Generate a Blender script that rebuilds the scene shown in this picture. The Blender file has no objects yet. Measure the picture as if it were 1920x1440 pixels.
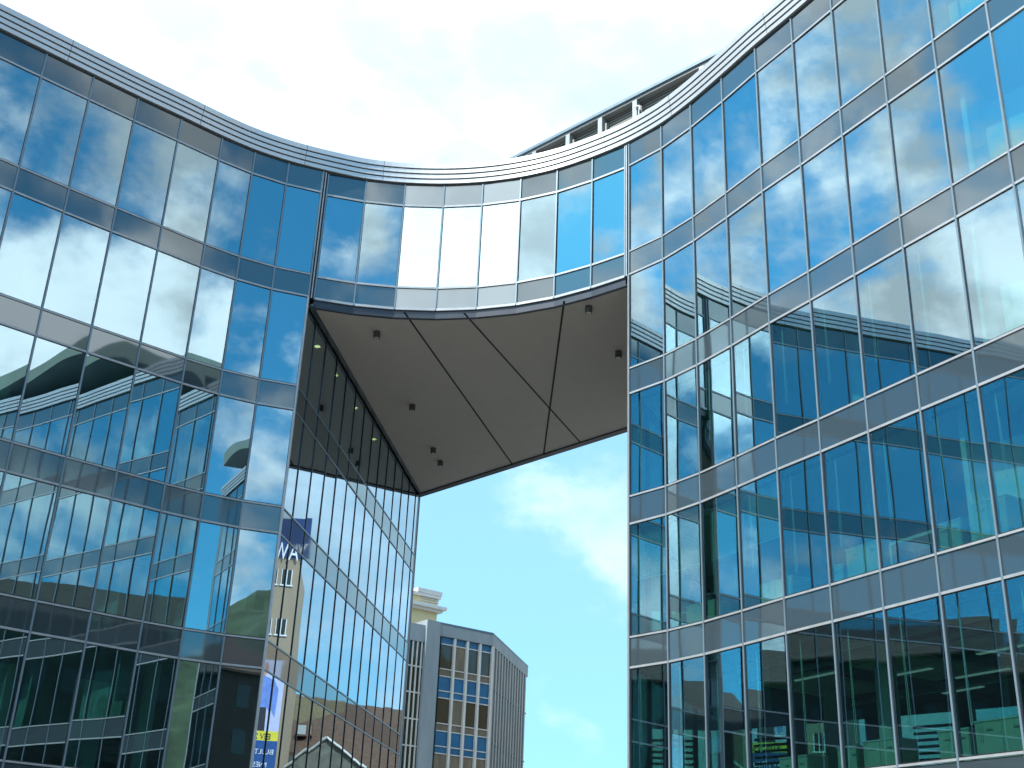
import bpy, math, random
from mathutils import Vector, Matrix
random.seed(7)
C = bpy.context.scene
COL = C.collection
R = math.radians
EYE = 1.6

# ------------------------------------------------------------------ helpers
def mat(name):
    m = bpy.data.materials.new(name); m.use_nodes = True
    nt = m.node_tree; nt.nodes.clear()
    out = nt.nodes.new('ShaderNodeOutputMaterial')
    return m, nt, out
def N(nt, t, **k):
    n = nt.nodes.new(t)
    for a, v in k.items(): setattr(n, a, v)
    return n
def pbr(name, col, rough=.5, metal=0., var=.12, scale=3., bump=0., spec=.5, streak=False, courses=0):
    """principled with a soft world-size noise variation of the base colour"""
    m, nt, out = mat(name)
    p = N(nt, 'ShaderNodeBsdfPrincipled')
    p.inputs['Roughness'].default_value = rough; p.inputs['Metallic'].default_value = metal
    p.inputs['Specular IOR Level'].default_value = spec
    g = N(nt, 'ShaderNodeNewGeometry')
    mp = N(nt, 'ShaderNodeMapping')
    mp.inputs['Scale'].default_value = (1, 1, .25) if streak else (1, 1, 1)
    nt.links.new(g.outputs['Position'], mp.inputs[0])
    nz = N(nt, 'ShaderNodeTexNoise'); nz.inputs['Scale'].default_value = scale; nz.inputs['Detail'].default_value = 6
    nt.links.new(mp.outputs[0], nz.inputs['Vector'])
    mx = N(nt, 'ShaderNodeMix', data_type='RGBA')
    c = Vector(col)
    mx.inputs[6].default_value = (*[max(0, x*(1-var*2)) for x in c], 1)
    mx.inputs[7].default_value = (*[min(1, x*(1+var*2)) for x in c], 1)
    nt.links.new(nz.outputs['Fac'], mx.inputs[0]); nt.links.new(mx.outputs[2], p.inputs['Base Color'])
    if bump:
        b = N(nt, 'ShaderNodeBump'); b.inputs['Strength'].default_value = 1; b.inputs['Distance'].default_value = bump
        nt.links.new(nz.outputs['Fac'], b.inputs['Height']); nt.links.new(b.outputs[0], p.inputs['Normal'])
    nt.links.new(p.outputs[0], out.inputs[0])
    if courses:
        sx = N(nt, 'ShaderNodeSeparateXYZ'); nt.links.new(g.outputs['Position'], sx.inputs[0])
        q = N(nt, 'ShaderNodeMath', operation='MULTIPLY'); q.inputs[1].default_value = courses; nt.links.new(sx.outputs[2], q.inputs[0])
        fr = N(nt, 'ShaderNodeMath', operation='FRACT'); nt.links.new(q.outputs[0], fr.inputs[0])
        b = N(nt, 'ShaderNodeBump'); b.inputs['Distance'].default_value = .12; b.invert = True
        nt.links.new(fr.outputs[0], b.inputs['Height']); nt.links.new(b.outputs[0], p.inputs['Normal'])
    return m
def fres(nt, r0, r90=1.0):
    """Schlick reflectance from the viewing angle"""
    lw = N(nt, 'ShaderNodeLayerWeight'); lw.inputs['Blend'].default_value = .5
    pw = N(nt, 'ShaderNodeMath', operation='POWER'); pw.inputs[1].default_value = 3.4
    nt.links.new(lw.outputs['Facing'], pw.inputs[0])
    mr = N(nt, 'ShaderNodeMapRange'); mr.inputs['To Min'].default_value = r0; mr.inputs['To Max'].default_value = r90
    nt.links.new(pw.outputs[0], mr.inputs[0])
    return mr.outputs[0]
def wavy(nt, amp, scale=.55):
    g = N(nt, 'ShaderNodeNewGeometry')
    mp = N(nt, 'ShaderNodeMapping'); mp.inputs['Scale'].default_value = (1, 1, .6)
    nt.links.new(g.outputs['Position'], mp.inputs[0])
    nz = N(nt, 'ShaderNodeTexNoise'); nz.inputs['Scale'].default_value = scale; nz.inputs['Detail'].default_value = 1.0
    nt.links.new(mp.outputs[0], nz.inputs['Vector'])
    b = N(nt, 'ShaderNodeBump'); b.inputs['Strength'].default_value = 1; b.inputs['Distance'].default_value = amp
    nt.links.new(nz.outputs['Fac'], b.inputs['Height'])
    return b.outputs[0]
def glass(name, r0, rcol, tcol, amp=.006):
    m, nt, out = mat(name)
    t = N(nt, 'ShaderNodeBsdfTransparent'); t.inputs[0].default_value = (*tcol, 1)
    g = N(nt, 'ShaderNodeBsdfGlossy'); g.inputs['Roughness'].default_value = 0; g.inputs[0].default_value = (*rcol, 1)
    nt.links.new(wavy(nt, amp), g.inputs['Normal'])
    mx = N(nt, 'ShaderNodeMixShader'); nt.links.new(fres(nt, r0), mx.inputs[0])
    nt.links.new(t.outputs[0], mx.inputs[1]); nt.links.new(g.outputs[0], mx.inputs[2])
    nt.links.new(mx.outputs[0], out.inputs[0]); return m
def backpaint(name, base, r0, rcol, amp=.008, rough=.03, r90=.9):
    m, nt, out = mat(name)
    d = N(nt, 'ShaderNodeBsdfDiffuse'); d.inputs[0].default_value = (*base, 1)
    g = N(nt, 'ShaderNodeBsdfGlossy'); g.inputs['Roughness'].default_value = rough; g.inputs[0].default_value = (*rcol, 1)
    nt.links.new(wavy(nt, amp, .8), g.inputs['Normal'])
    mx = N(nt, 'ShaderNodeMixShader'); nt.links.new(fres(nt, r0, r90), mx.inputs[0])
    nt.links.new(d.outputs[0], mx.inputs[1]); nt.links.new(g.outputs[0], mx.inputs[2])
    nt.links.new(mx.outputs[0], out.inputs[0]); return m
def emis(name, col, s):
    m, nt, out = mat(name)
    e = N(nt, 'ShaderNodeEmission'); e.inputs[0].default_value = (*col, 1); e.inputs[1].default_value = s
    nt.links.new(e.outputs[0], out.inputs[0]); return m

M = dict(
    glass=glass('coated_glass', .44, (.68, .9, .99), (.46, .78, .74), .0026),
    glass2=glass('passage_glass', .46, (.74, .9, 1.0), (.3, .42, .4), .0014),
    clear=glass('clear_glass', .08, (.9, .95, 1), (.55, .75, .72), .002),
    spandrel=backpaint('enamelled_spandrel_glass', (.045, .065, .078), .155, (.8, .91, .94), .004),
    mullion=pbr('blue_grey_aluminium', (.17, .24, .29), .42, .3, .14, 3, streak=True),
    fin=pbr('black_glass_joint', (.012, .018, .028), .35, 0, .1, 2),
    rail=pbr('silver_aluminium', (.36, .39, .415), .4, .3, .13, 4),
    gasket=pbr('black_rubber', (.012, .014, .016), .6),
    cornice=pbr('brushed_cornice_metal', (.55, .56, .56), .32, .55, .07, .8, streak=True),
    cornicedark=pbr('cornice_groove_shade_and_joint', (.05, .055, .06), .5, .2),  # dark tone paints the shadow lines in the grooves; also colours sealed joints
    soffit=pbr('fibre_cement_soffit', (.49, .465, .425), .85, 0, .035, 2.5, .0015),
    seam=pbr('soffit_seam_black', (.012, .012, .012), .8),
    trim=pbr('dark_steel_trim', (.03, .04, .055), .4, .4),
    roof=pbr('grey_roof_membrane', (.28, .28, .28), .9),
    screen=pbr('screen_steel', (.24, .25, .25), .42, .3, .08, 2, streak=True),
    louvre=pbr('louvre_metal', (.26, .265, .25), .5, .2, .1, 2),
    canopy=pbr('canopy_pale_metal', (.2, .245, .2), .45, .2, .06, .7),
    ceil=pbr('ceiling_plaster', (.55, .56, .54), .9, 0, .05),
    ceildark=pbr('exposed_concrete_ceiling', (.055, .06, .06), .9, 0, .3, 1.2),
    carpet=pbr('dark_carpet', (.24, .24, .22), .95),
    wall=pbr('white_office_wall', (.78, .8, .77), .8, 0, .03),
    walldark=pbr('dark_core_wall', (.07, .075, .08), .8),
    column=pbr('painted_column', (.6, .63, .58), .6, 0, .04),
    cabinet=pbr('pale_laminate', (.66, .66, .56), .5, 0, .05),
    white=pbr('white_paint', (.78, .8, .8), .45, 0, .03),
    slat=pbr('blind_slat', (.68, .7, .68), .45, .1, .03),
    cord=pbr('white_cord', (.8, .82, .8), .6),
    raft=pbr('beige_ceiling_raft', (.72, .64, .5), .8),
    duct=pbr('galvanised_duct', (.3, .32, .32), .35, .7),
    lampbody=pbr('grey_lamp_body', (.1, .095, .085), .5, .3),
    lens=pbr('frosted_lens', (.42, .4, .35), .3),
    lit=emis('lit_lamp', (1, .75, .3), 6),
    dim=emis('dim_tube', (.8, 1, .9), .25),
    concrete=pbr('grey_concrete', (.27, .31, .33), .8, 0, .12, 1.5, .004, streak=True),
    whitemul=pbr('weathered_white_mullion', (.62, .6, .55), .6, 0, .12, 4, streak=True),
    bluepanel=pbr('blue_enamel_panel', (.008, .12, .26), .35, 0, .25, .9),
    brownglass=backpaint('brown_office_glass', (.075, .055, .034), .05, (.9, .9, .9), .02, .05, .3),
    darkglass=backpaint('dark_office_glass', (.03, .032, .025), .05, (.9, .9, .9), .02, .05, .35),
    curtain=pbr('beige_curtain', (.2, .165, .115), .9, 0, .3, 3, streak=True),
    fingrey=pbr('grey_facade_fin', (.34, .33, .31), .7, 0, .15, 2, streak=True),
    bluegrey=pbr('blue_grey_panel', (.1, .17, .22), .5, 0, .2, 2),
    cream=pbr('cream_render', (.6, .5, .29), .85, 0, .05, 1.2, streak=True),
    creamtrim=pbr('pale_stone_trim', (.62, .6, .58), .8, 0, .08, 3),
    beige=pbr('beige_render', (.36, .29, .21), .85, 0, .1, 1.2, streak=True),
    signblue=pbr('sign_navy', (.012, .04, .16), .4),
    signwhite=pbr('sign_white', (.8, .82, .84), .4, 0, .02),
    yellow=pbr('banner_yellow', (.75, .68, .06), .6, 0, .05),
    bannerblue=pbr('banner_blue', (.015, .09, .3), .6, 0, .06),
    bannerlilac=pbr('banner_lilac', (.55, .6, .85), .6, 0, .06),
    shirt=pbr('printed_shirt_blue', (.16, .28, .7), .7, 0, .2, 4),
    trousers=pbr('printed_trousers_dark', (.035, .035, .05), .8),
    skin=pbr('printed_skin', (.5, .28, .2), .7),
    tile=pbr('brown_roof_tile', (.085, .05, .032), .8, 0, .35, 4, courses=3.2),
    tileold=pbr('mossy_roof_tile', (.12, .1, .05), .85, 0, .3, 4, courses=3.2),
    stone=pbr('grey_green_plaster', (.13, .14, .12), .9, 0, .35, 2),
    zinc=pbr('zinc_edge', (.5, .53, .52), .4, .5),
    rendershade=pbr('shade_darkened_render', (.035, .036, .034), .9, 0, .25, .8, streak=True),  # render coloured near black for facades in shade, keeps their reflections dark
    ground=pbr('paved_ground', (.24, .235, .22), .85, 0, .12, .6),
    asphalt=pbr('asphalt', (.055, .055, .057), .9, 0, .15, 2),
    hill=pbr('wooded_hill', (.035, .06, .03), .95, 0, .6, .06),
    bark=pbr('bark', (.06, .045, .03), .9),
    leaf=pbr('leaf', (.05, .08, .03), .7, 0, .5, 2),
)

ORG = {}
def prop(o, label=None, cat=None, group=None, kind=None):
    if label: o['label'] = label
    if cat: o['category'] = cat
    if group: o['group'] = group
    if kind: o['kind'] = kind
    return o
def thing(name, label, cat, loc, group=None):
    o = bpy.data.objects.new(name, None); COL.objects.link(o)
    o.location = loc; o.empty_display_size = .3; ORG[o] = Vector(loc)
    return prop(o, label, cat, group)

class MB:
    def __init__(s): s.v = []; s.f = []; s.m = []; s.mats = []
    def mi(s, m):
        if m not in s.mats: s.mats.append(m)
        return s.mats.index(m)
    def poly(s, pts, m):
        i = len(s.v); s.v += [Vector(p) for p in pts]; s.f.append(list(range(i, i+len(pts)))); s.m.append(s.mi(m))
    def prism(s, base, top, m, mtop=None, mbot=None):
        """base, top: matching rings, counter-clockwise seen from the top"""
        n = len(base); i = len(s.v); s.v += [Vector(p) for p in base]+[Vector(p) for p in top]
        for k in range(n):
            k2 = (k+1) % n; s.f.append([i+k, i+k2, i+n+k2, i+n+k]); s.m.append(s.mi(m))
        s.f.append(list(range(i+n, i+2*n))); s.m.append(s.mi(mtop or m))
        s.f.append(list(range(i+n-1, i-1, -1))); s.m.append(s.mi(mbot or m))
    def box(s, o, x, y, z, m, front=None):
        """corner o and three edge vectors; 'front' is the material of the side at o spanned by x and z"""
        o, x, y, z = Vector(o), Vector(x), Vector(y), Vector(z)
        if x.cross(y).dot(z) < 0: o = o+x; x = -x
        c = [o, o+x, o+x+y, o+y]
        i = len(s.v); s.v += c+[p+z for p in c]
        for k, f in enumerate([[0, 1, 5, 4], [1, 2, 6, 5], [2, 3, 7, 6], [3, 0, 4, 7], [4, 5, 6, 7], [3, 2, 1, 0]]):
            s.f.append([i+q for q in f]); s.m.append(s.mi(front if (front and k == 0) else m))
    def tube(s, a, b, r, m, n=10, r2=None):
        a, b = Vector(a), Vector(b); d = (b-a).normalized(); u = d.orthogonal().normalized(); w = d.cross(u)
        r2 = r if r2 is None else r2
        ring = lambda p, q: [p+(u*math.cos(2*math.pi*k/n)+w*math.sin(2*math.pi*k/n))*q for k in range(n)]
        s.prism(ring(a, r), ring(b, r2), m)
    def build(s, name, parent=None, origin=None, smooth=False):
        me = bpy.data.meshes.new(name)
        if origin is None:
            lo = Vector([min(p[k] for p in s.v) for k in range(3)]); hi = Vector([max(p[k] for p in s.v) for k in range(3)])
            origin = (lo+hi)/2; origin.z = lo.z
        origin = Vector(origin)
        me.from_pydata([p-origin for p in s.v], [], s.f)
        for m in s.mats: me.materials.append(m)
        for p, k in zip(me.polygons, s.m): p.material_index = k; p.use_smooth = smooth
        me.update()
        o = bpy.data.objects.new(name, me); COL.objects.link(o); ORG[o] = origin
        if parent is not None: o.parent = parent; o.location = origin-ORG[parent]
        else: o.location = origin
        return o
def V2(p, z): return Vector((p[0], p[1], z))

# ------------------------------------------------------------------ the plan (metres, recovered from the photograph)
Lk = [(-6.064, 31.26), (-7.078, 30.901), (-8.017, 30.388), (-8.88, 29.749), (-9.885, 28.879), (-10.908, 28.007), (-11.903, 27.123), (-12.901, 26.219)]
while len(Lk) < 21: Lk.append((Lk[-1][0]-.998, Lk[-1][1]-.9))
Bk = [(-5.923, 31.401), (-4.785, 31.691), (-3.584, 31.824), (-2.359, 31.79), (-1.158, 31.593), (.013, 31.227), (1.105, 30.701), (2.118, 30.013), (3.012, 29.282)]
Rk = [(3.111, 29.16), (3.926, 28.25), (4.603, 27.216), (5.254, 26.025), (5.897, 24.777), (6.558, 23.602), (7.208, 22.391), (7.86, 21.177), (8.517, 19.982), (9.167, 18.772)]
while len(Rk) < 21: Rk.append((Rk[-1][0]+.654, Rk[-1][1]-1.205))
E_ = (-3.683, 48.293); W_ = (6.83, 37.2)
hF = [3.69+3.6*k for k in range(6)]
sF = [.825+3.6*k for k in range(6)]
C0 = 22.425; BB = 18.098; SOF = 17.84
def nrm(a, b):
    t = (Vector(b)-Vector(a)).normalized(); return t, Vector((t.y, -t.x))

def window(root, a, b, z0, z1, name='window', gm=None, frame=True, gap=.022, rec=.018, far=None):
    """one pane between two mullions, tilted by a hair like a real one, with its rubber frame as sub-part"""
    gm = gm or M['glass']
    t, n = nrm(a, b); t3 = V2(t, 0); n3 = V2(n, 0)
    p = V2(a, z0)+t3*gap; w = (Vector(b)-Vector(a)).length-2*gap; h = z1-z0
    tu, tv = random.gauss(0, .0011), random.gauss(0, .0011)
    x = t3*w+n3*(tu*w); z = Vector((0, 0, h))+n3*(tv*h)
    o0 = p-n3*(rec+tu*w/2+tv*h/2)
    mb = far or MB()
    mb.box(o0, x, -n3*.022, z, M['clear'] if gm in (M['glass'], M['glass2']) else gm, front=gm)
    if far: return None
    o = mb.build(name, root)
    if frame:
        f = MB(); g = .011; d = .045
        q = p-n3*(rec+.037)
        f.box(q, t3*w, n3*d, (0, 0, g), M['gasket']); f.box(q+Vector((0, 0, h-g)), t3*w, n3*d, (0, 0, g), M['gasket'])
        f.box(q+Vector((0, 0, g)), t3*g, n3*d, (0, 0, h-2*g), M['gasket']); f.box(q+t3*(w-g)+Vector((0, 0, g)), t3*g, n3*d, (0, 0, h-2*g), M['gasket'])
        f.build('frame', o)
    return o
def panel(root, a, b, z0, z1, name='spandrel_panel', m=None, gap=.022, rec=.014, far=None):
    t, n = nrm(a, b); t3 = V2(t, 0); n3 = V2(n, 0)
    w = (Vector(b)-Vector(a)).length-2*gap; h = z1-z0
    tu, tv = random.gauss(0, .0012), random.gauss(0, .0016)
    o0 = V2(a, z0)+t3*gap-n3*(rec+tu*w/2+tv*h/2)
    mb = far or MB()
    mb.box(o0, t3*w+n3*(tu*w), -n3*.06, Vector((0, 0, h))+n3*(tv*h), m or M['spandrel'])
    if not far: return mb.build(name, root)
def mullion(root, p, n, z0, z1, w=.042, out=.02, m=None, name='mullion', mb=None):
    n = Vector(n).normalized(); t = Vector((-n.y, n.x)); own = mb is None; mb = mb or MB()
    q = Vector(p)-t*(w/2)+n*out
    mb.box(V2(q, z0), V2(t*w, 0), V2(-n*(out+.11), 0), (0, 0, z1-z0), m or M['mullion'])
    if own: return mb.build(name, root)
def rails(root, nodes, z, hgt, out, trim0=.022, m=None, name='transom'):
    mb = MB()
    for a, b in zip(nodes[:-1], nodes[1:]):
        t, n = nrm(a, b); L = (Vector(b)-Vector(a)).length
        q = Vector(a)+t*trim0+n*out
        mb.box(V2(q, z-hgt/2), V2(t*(L-2*trim0), 0), V2(-n*(out+.055), 0), (0, 0, hgt), m or M['rail'])
    return mb.build(name, root)
def avgn(nodes, i):
    n = Vector((0, 0))
    if i > 0: n += nrm(nodes[i-1], nodes[i])[1]
    if i < len(nodes)-1: n += nrm(nodes[i], nodes[i+1])[1]
    return n.normalized()

def front(root, nodes, lo, hi):
    """curtain wall over six storeys; bays lo..hi-1 stand in the picture and become single parts, the rest one part each"""
    fw, fs, fm = MB(), MB(), MB()
    for i in range(len(nodes)-1):
        a, b = nodes[i], nodes[i+1]; near = lo <= i < hi
        for k in range(6):
            window(root, a, b, sF[k]+.035, hF[k]-.035, far=None if near else fw)
            if k: panel(root, a, b, hF[k-1]+.035, sF[k]-.035, far=None if near else fs)
        panel(root, a, b, hF[5]+.035, C0, far=None if near else fs)
        panel(root, a, b, .05, sF[0]-.035, far=fs)
    for i, p in enumerate(nodes):
        mullion(root, p, avgn(nodes, i), 0, C0+.01, mb=None if lo <= i <= hi else fm)
    for nm, mb in (('window', fw), ('spandrel_panel', fs), ('mullion', fm)):
        if mb.v: prop(mb.build(nm, root), kind='stuff')
    for k in range(6):
        rails(root, nodes, hF[k], .052, .014)
        rails(root, nodes, sF[k], .044, .012)

def side(root, a, b, ds, ztop, zr, tint=None):
    """flat passage wall with narrow panes butted on black joints; ds: distances of the joints from a"""
    t, n = nrm(a, b); L = (Vector(b)-Vector(a)).length
    P = [tuple(Vector(a)+t*d) for d in ds]
    far = MB()
    for i in range(len(P)-1):
        for k in range(6):
            z1 = min(hF[k]-.03, ztop)
            if sF[k] < ztop-.3:
                window(root, P[i], P[i+1], sF[k]+.03, z1, name='narrow_window', gm=M['glass2'], gap=.013, frame=False, far=None if k in zr else far)
            if k and hF[k-1] < ztop-.3:
                panel(root, P[i], P[i+1], hF[k-1]+.03, min(sF[k]-.03, ztop), name='narrow_spandrel_panel', gap=.013, far=None if k in zr else far)
    if far.v: prop(far.build('narrow_window', root), kind='stuff')
    for i, p in enumerate(P):
        if 0 < i < len(P)-1: mullion(root, p, n, 0, ztop, .026, .006, M['fin'], 'glass_joint')
    for k in range(6):
        for z in (hF[k], sF[k]):
            if z < ztop-.1: rails(root, [a, b], z, .042, .006, 0, M['mullion'])
    return P

def slabs(root, ring, top5=True):
    for k in range(6):
        zt = sF[k]-.045; zb = hF[k-1]+.05 if k else 0.
        mb = MB()
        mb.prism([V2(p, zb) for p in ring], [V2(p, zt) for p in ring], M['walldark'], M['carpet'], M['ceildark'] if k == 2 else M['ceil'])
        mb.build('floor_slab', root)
    mb = MB()
    mb.prism([V2(p, hF[5]+.05) for p in ring], [V2(p, C0+.5) for p in ring], M['walldark'], M['roof'], M['ceil'])
    mb.build('roof_slab', root)
def inset(ring, d):
    """ring runs clockwise seen from above (outside on the right of travel)... shrink it by d"""
    out = []
    n = len(ring)
    for i in range(n):
        a, p, b = Vector(ring[i-1]), Vector(ring[i]), Vector(ring[(i+1) % n])
        n1, n2 = nrm(a, p)[1], nrm(p, b)[1]
        q = (n1+n2); q = q/max(.35, q.length_squared)*2
        out.append(tuple(p-q*d))
    return out

# cornice: a smooth sweep through all the nodes
mid = lambda p, q: ((p[0]+q[0])/2, (p[1]+q[1])/2)
path = list(reversed(Lk[1:]))+[mid(Lk[0], Bk[0])]+Bk[1:8]+[mid(Bk[8], Rk[0])]+Rk[1:]
iL = 20; iR = 28
def cr(i, t):
    P = [Vector(path[max(0, min(len(path)-1, j))]) for j in (i-1, i, i+1, i+2)]
    return .5*((2*P[1])+(P[2]-P[0])*t+(2*P[0]-5*P[1]+4*P[2]-P[3])*t*t+(3*P[1]-P[0]-3*P[2]+P[3])*t**3)
def sweep(i0, i1, sub=5):
    pts = [cr(i, k/sub) for i in range(i0, i1) for k in range(sub)]+[Vector(path[i1])]
    ns = []
    for k in range(len(pts)):
        t = (pts[min(k+1, len(pts)-1)]-pts[max(k-1, 0)]).normalized(); ns.append(Vector((t.y, -t.x)))
    return pts, ns
PROF = []
z = C0+.02
PROF += [(-.5, z), (.0, z), (.0, z+.055)]
z += .055
u = .07
for k in range(4):
    hgt = .13 if k < 3 else .165
    PROF += [(u, z), (u, z+hgt)]
    if k < 3: PROF += [(u-.09, z+hgt+.004), (u-.09, z+hgt+.03)]
    z += hgt+.034; u += .03
PROF += [(u-.15, z+.03), (-1.0, z+.06)]
ZTOP = z+.05
def cornice(root, i0, i1):
    pts, ns = sweep(i0, i1); mb = MB()
    for k in range(len(PROF)-1):
        (u0, z0), (u1, z1) = PROF[k], PROF[k+1]
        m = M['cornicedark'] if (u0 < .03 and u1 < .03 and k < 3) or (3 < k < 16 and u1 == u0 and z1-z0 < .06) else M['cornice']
        for j in range(len(pts)-1):
            a, b = pts[j], pts[j+1]; na, nb = ns[j], ns[j+1]
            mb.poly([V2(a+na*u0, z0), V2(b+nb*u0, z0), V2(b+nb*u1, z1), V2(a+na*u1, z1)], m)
    for j in range(7, len(pts)-3, 15):          # sealed joints between the cornice lengths
        a = pts[j]; tt = (pts[j+1]-pts[j]).normalized()*.014; na = ns[j]
        for k in range(3, len(PROF)-2):
            (u0, z0), (u1, z1) = PROF[k], PROF[k+1]
            if u1 == u0 and z1-z0 > .06:
                mb.poly([V2(a+na*(u0+.002), z0), V2(a+tt+na*(u0+.002), z0), V2(a+tt+na*(u1+.002), z1), V2(a+na*(u1+.002), z1)], M['cornicedark'])
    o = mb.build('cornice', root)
    return o

# ------------------------------------------------------------------ left wing
LW = thing('glass_office_wing', 'left curved glass office wing with a sharp corner beside the open passage', 'office building', (-10, 32, 0))
Ln = list(reversed(Lk))
front(LW, Ln, 11, 20)
ds = [0, .98, 2.23, 3.54, 4.79, 6.07, 7.36, 8.65, 9.95, 11.22, 12.55, 13.88, 15.2, 16.5, 17.198]
side(LW, Lk[0], E_, ds, SOF, (1, 2, 3, 4))
mb = MB(); t_, n_ = nrm(Lk[0], E_)
mb.box(V2(Vector(Lk[0])+Vector((-.02, -.05)), 0), (.05, .012, 0), (0, .1, 0), (0, 0, BB), M['rail']); mb.build('corner_post', LW)
mb = MB(); q = Vector(E_)
mb.box(V2(q+n_*.03, 0), V2(t_*.05, 0), V2(-n_*.2, 0), (0, 0, SOF+.1), M['rail']); mb.build('end_post', LW)
Lring = Ln+[E_, (-14, 50.5), (-35.5, 25.5)]
slabs(LW, list(reversed(inset(Lring, .16))))
def backwall(root, pts, name='rear_wall'):
    mb = MB()
    for a, b in zip(pts[:-1], pts[1:]):
        t, n = nrm(a, b); L = (Vector(b)-Vector(a)).length
        mb.box(V2(Vector(a), 0), V2(t*L, 0), V2(-n*.2, 0), (0, 0, C0), M['concrete'])
    return mb.build(name, root)
backwall(LW, [E_, (-14, 50.5), (-35.5, 25.5), Ln[0]])
cornice(LW, 0, iL)
def LP(k, d):
    i = min(int(k), 19); p = Vector(Lk[i]).lerp(Vector(Lk[i+1]), k-i); n = nrm(Lk[i+1], Lk[i])[1]; return p-n*d
mb = MB()
for a, b in (((1.5, 6), (7, 6)), ((8.5, 7), (19, 7))):
    p, q = LP(*a), LP(*b); t = (q-p).normalized(); n = Vector((t.y, -t.x))
    mb.box(V2(p, 0), V2(q-p, 0), V2(n*.3, 0), (0, 0, C0), M['walldark'])
mb.build('core_wall', LW)
for k, d, f in ((5.5, 2.2, 0), (7.4, 2.4, 0), (4.5, 2.5, 1), (2.6, 3, 1), (6.5, 2.4, 3)):
    p = LP(k, d); q = LP(k+.55, d)
    mb = MB(); mb.box(V2(p, sF[f]), V2(q-p, 0), V2((p-LP(k, d+.12)), 0), (0, 0, 2.5), M['wall']); mb.build('partition', LW)
for k in (2, 6, 10):
    p = LP(k, 1.6); mb = MB(); mb.tube(V2(p, 0), V2(p, hF[5]), .2, M['column'], 20); mb.build('column', LW, smooth=False)

# ------------------------------------------------------------------ right wing
RW = thing('glass_office_wing', 'right curved glass office wing with offices and pale cabinets behind its panes', 'office building', (10, 27, 0))
front(RW, Rk, 0, 9)
tW, nW = nrm(W_, Rk[0]); LWn = (Vector(W_)-Vector(Rk[0])).length
side(RW, W_, Rk[0], [0, .6]+[.6+(LWn-.6)*k/6 for k in range(1, 7)], SOF, ())
mb = MB(); mb.box(V2(Vector(Rk[0])+Vector((-.045, -.03)), 0), (.035, 0, 0), (0, .07, 0), (0, 0, BB), M['rail']); mb.build('corner_post', RW)
BKR = [(19.2, 24.83), (27.8, 11.6)]
Rring = list(Rk)+[BKR[1], BKR[0], W_]
slabs(RW, list(reversed(inset(Rring, .16))))
cornice(RW, iR, len(path)-1)
def RP(k, d):
    i = max(0, min(int(k), 19)); p = Vector(Rk[i]).lerp(Vector(Rk[i+1]), k-i); n = nrm(Rk[i], Rk[i+1])[1]; return p-n*d
# rear facade: piers, bands, panes and horizontal sun slats
def rear(root, a, b):
    t, n = nrm(a, b); L = (Vector(b)-Vector(a)).length; nb = int(L/2.3); w = L/nb
    bands, piers, panes, slat = MB(), MB(), MB(), MB()
    for k in range(6):
        z0 = hF[k-1]-.2 if k else 0
        bands.box(V2(a, z0), V2(t*L, 0), V2(-n*.14, 0), (0, 0, sF[k]-.1-z0), M['walldark'])
    bands.box(V2(a, hF[5]), V2(t*L, 0), V2(-n*.14, 0), (0, 0, C0+.4-hF[5]), M['walldark'])
    for i in range(nb+1):
        p = Vector(a)+t*(i*w-.3)
        piers.box(V2(p+n*.01, 0), V2(t*.6, 0), V2(-n*.12, 0), (0, 0, C0), M['walldark'])
    for i in range(nb):
        for k in range(6):
            p = Vector(a)+t*(i*w+.3)
            panes.box(V2(p-n*.05, sF[k]-.1), V2(t*(w-.6), 0), V2(-n*.02, 0), (0, 0, 2.77), M['clear'])
            if (i*7+k*3) % 5 < 3:
                for z in range(14):
                    slat.box(V2(p+n*.02, sF[k]+.1+z*.17), V2(t*(w-.6)*.62, 0), V2(n*.05, 0), (0, 0, .07), M['gasket'])
    bands.build('rear_spandrel', root); piers.build('rear_pier', root); panes.build('rear_glazing', root); slat.build('sun_slats', root)
rear(RW, BKR[0], W_)
backwall(RW, [BKR[1], BKR[0]][::1])
backwall(RW, [Rk[-1], BKR[1]])
# interior of the right wing
for k, d in ((4.75, 1.7), (9.2, 1.7), (13.5, 1.7), (1.7, 4.5), (6.5, 6)):
    p = RP(k, d); mb = MB(); mb.tube(V2(p, 0), V2(p, hF[5]+.05), .22, M['column'], 24); mb.build('column', RW)
for f, k, d0, d1 in ((2, 7.3, .5, 5), (3, 7.9, .5, 5), (4, 8.05, .5, 5), (5, 7.7, .5, 5), (2, 12, .5, 5), (3, 13, .5, 5)):
    p, q = RP(k, d0), RP(k, d1); n = nrm(Rk[5], Rk[6])[0]
    mb = MB(); mb.box(V2(p, sF[f]-.04), V2(q-p, 0), V2(n*.12, 0), (0, 0, 2.95), M['wall'])
    p2 = RP(k, 1.0); q2 = RP(k+2.2, 1.3); nn = (RP(k, 1.15)-p2)
    mb.box(V2(p2+n*.13, sF[f]-.04), V2(q2-p2, 0), V2(nn, 0), (0, 0, 2.2), M['wall'])
    mb.build('partition', RW)
for f in (2, 3, 4, 5):
    mb = MB(); p, q = RP(2.5, 6.5), RP(14, 6.5); nn = RP(2.5, 6.7)-p
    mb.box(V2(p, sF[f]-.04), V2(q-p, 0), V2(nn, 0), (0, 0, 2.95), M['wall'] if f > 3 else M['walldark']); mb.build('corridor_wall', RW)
mb = MB()
for k in (1.2, 3.3, 5.4, 7.5, 9.6):
    p, q = RP(k, 2.6), RP(k+1.3, 2.6); nn = RP(k, 5.2)-p
    mb.box(V2(p, hF[1]-.22), V2(q-p, 0), V2(nn, 0), (0, 0, .08), M['raft'])
mb.build('ceiling_raft', RW)
mb = MB()
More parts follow.
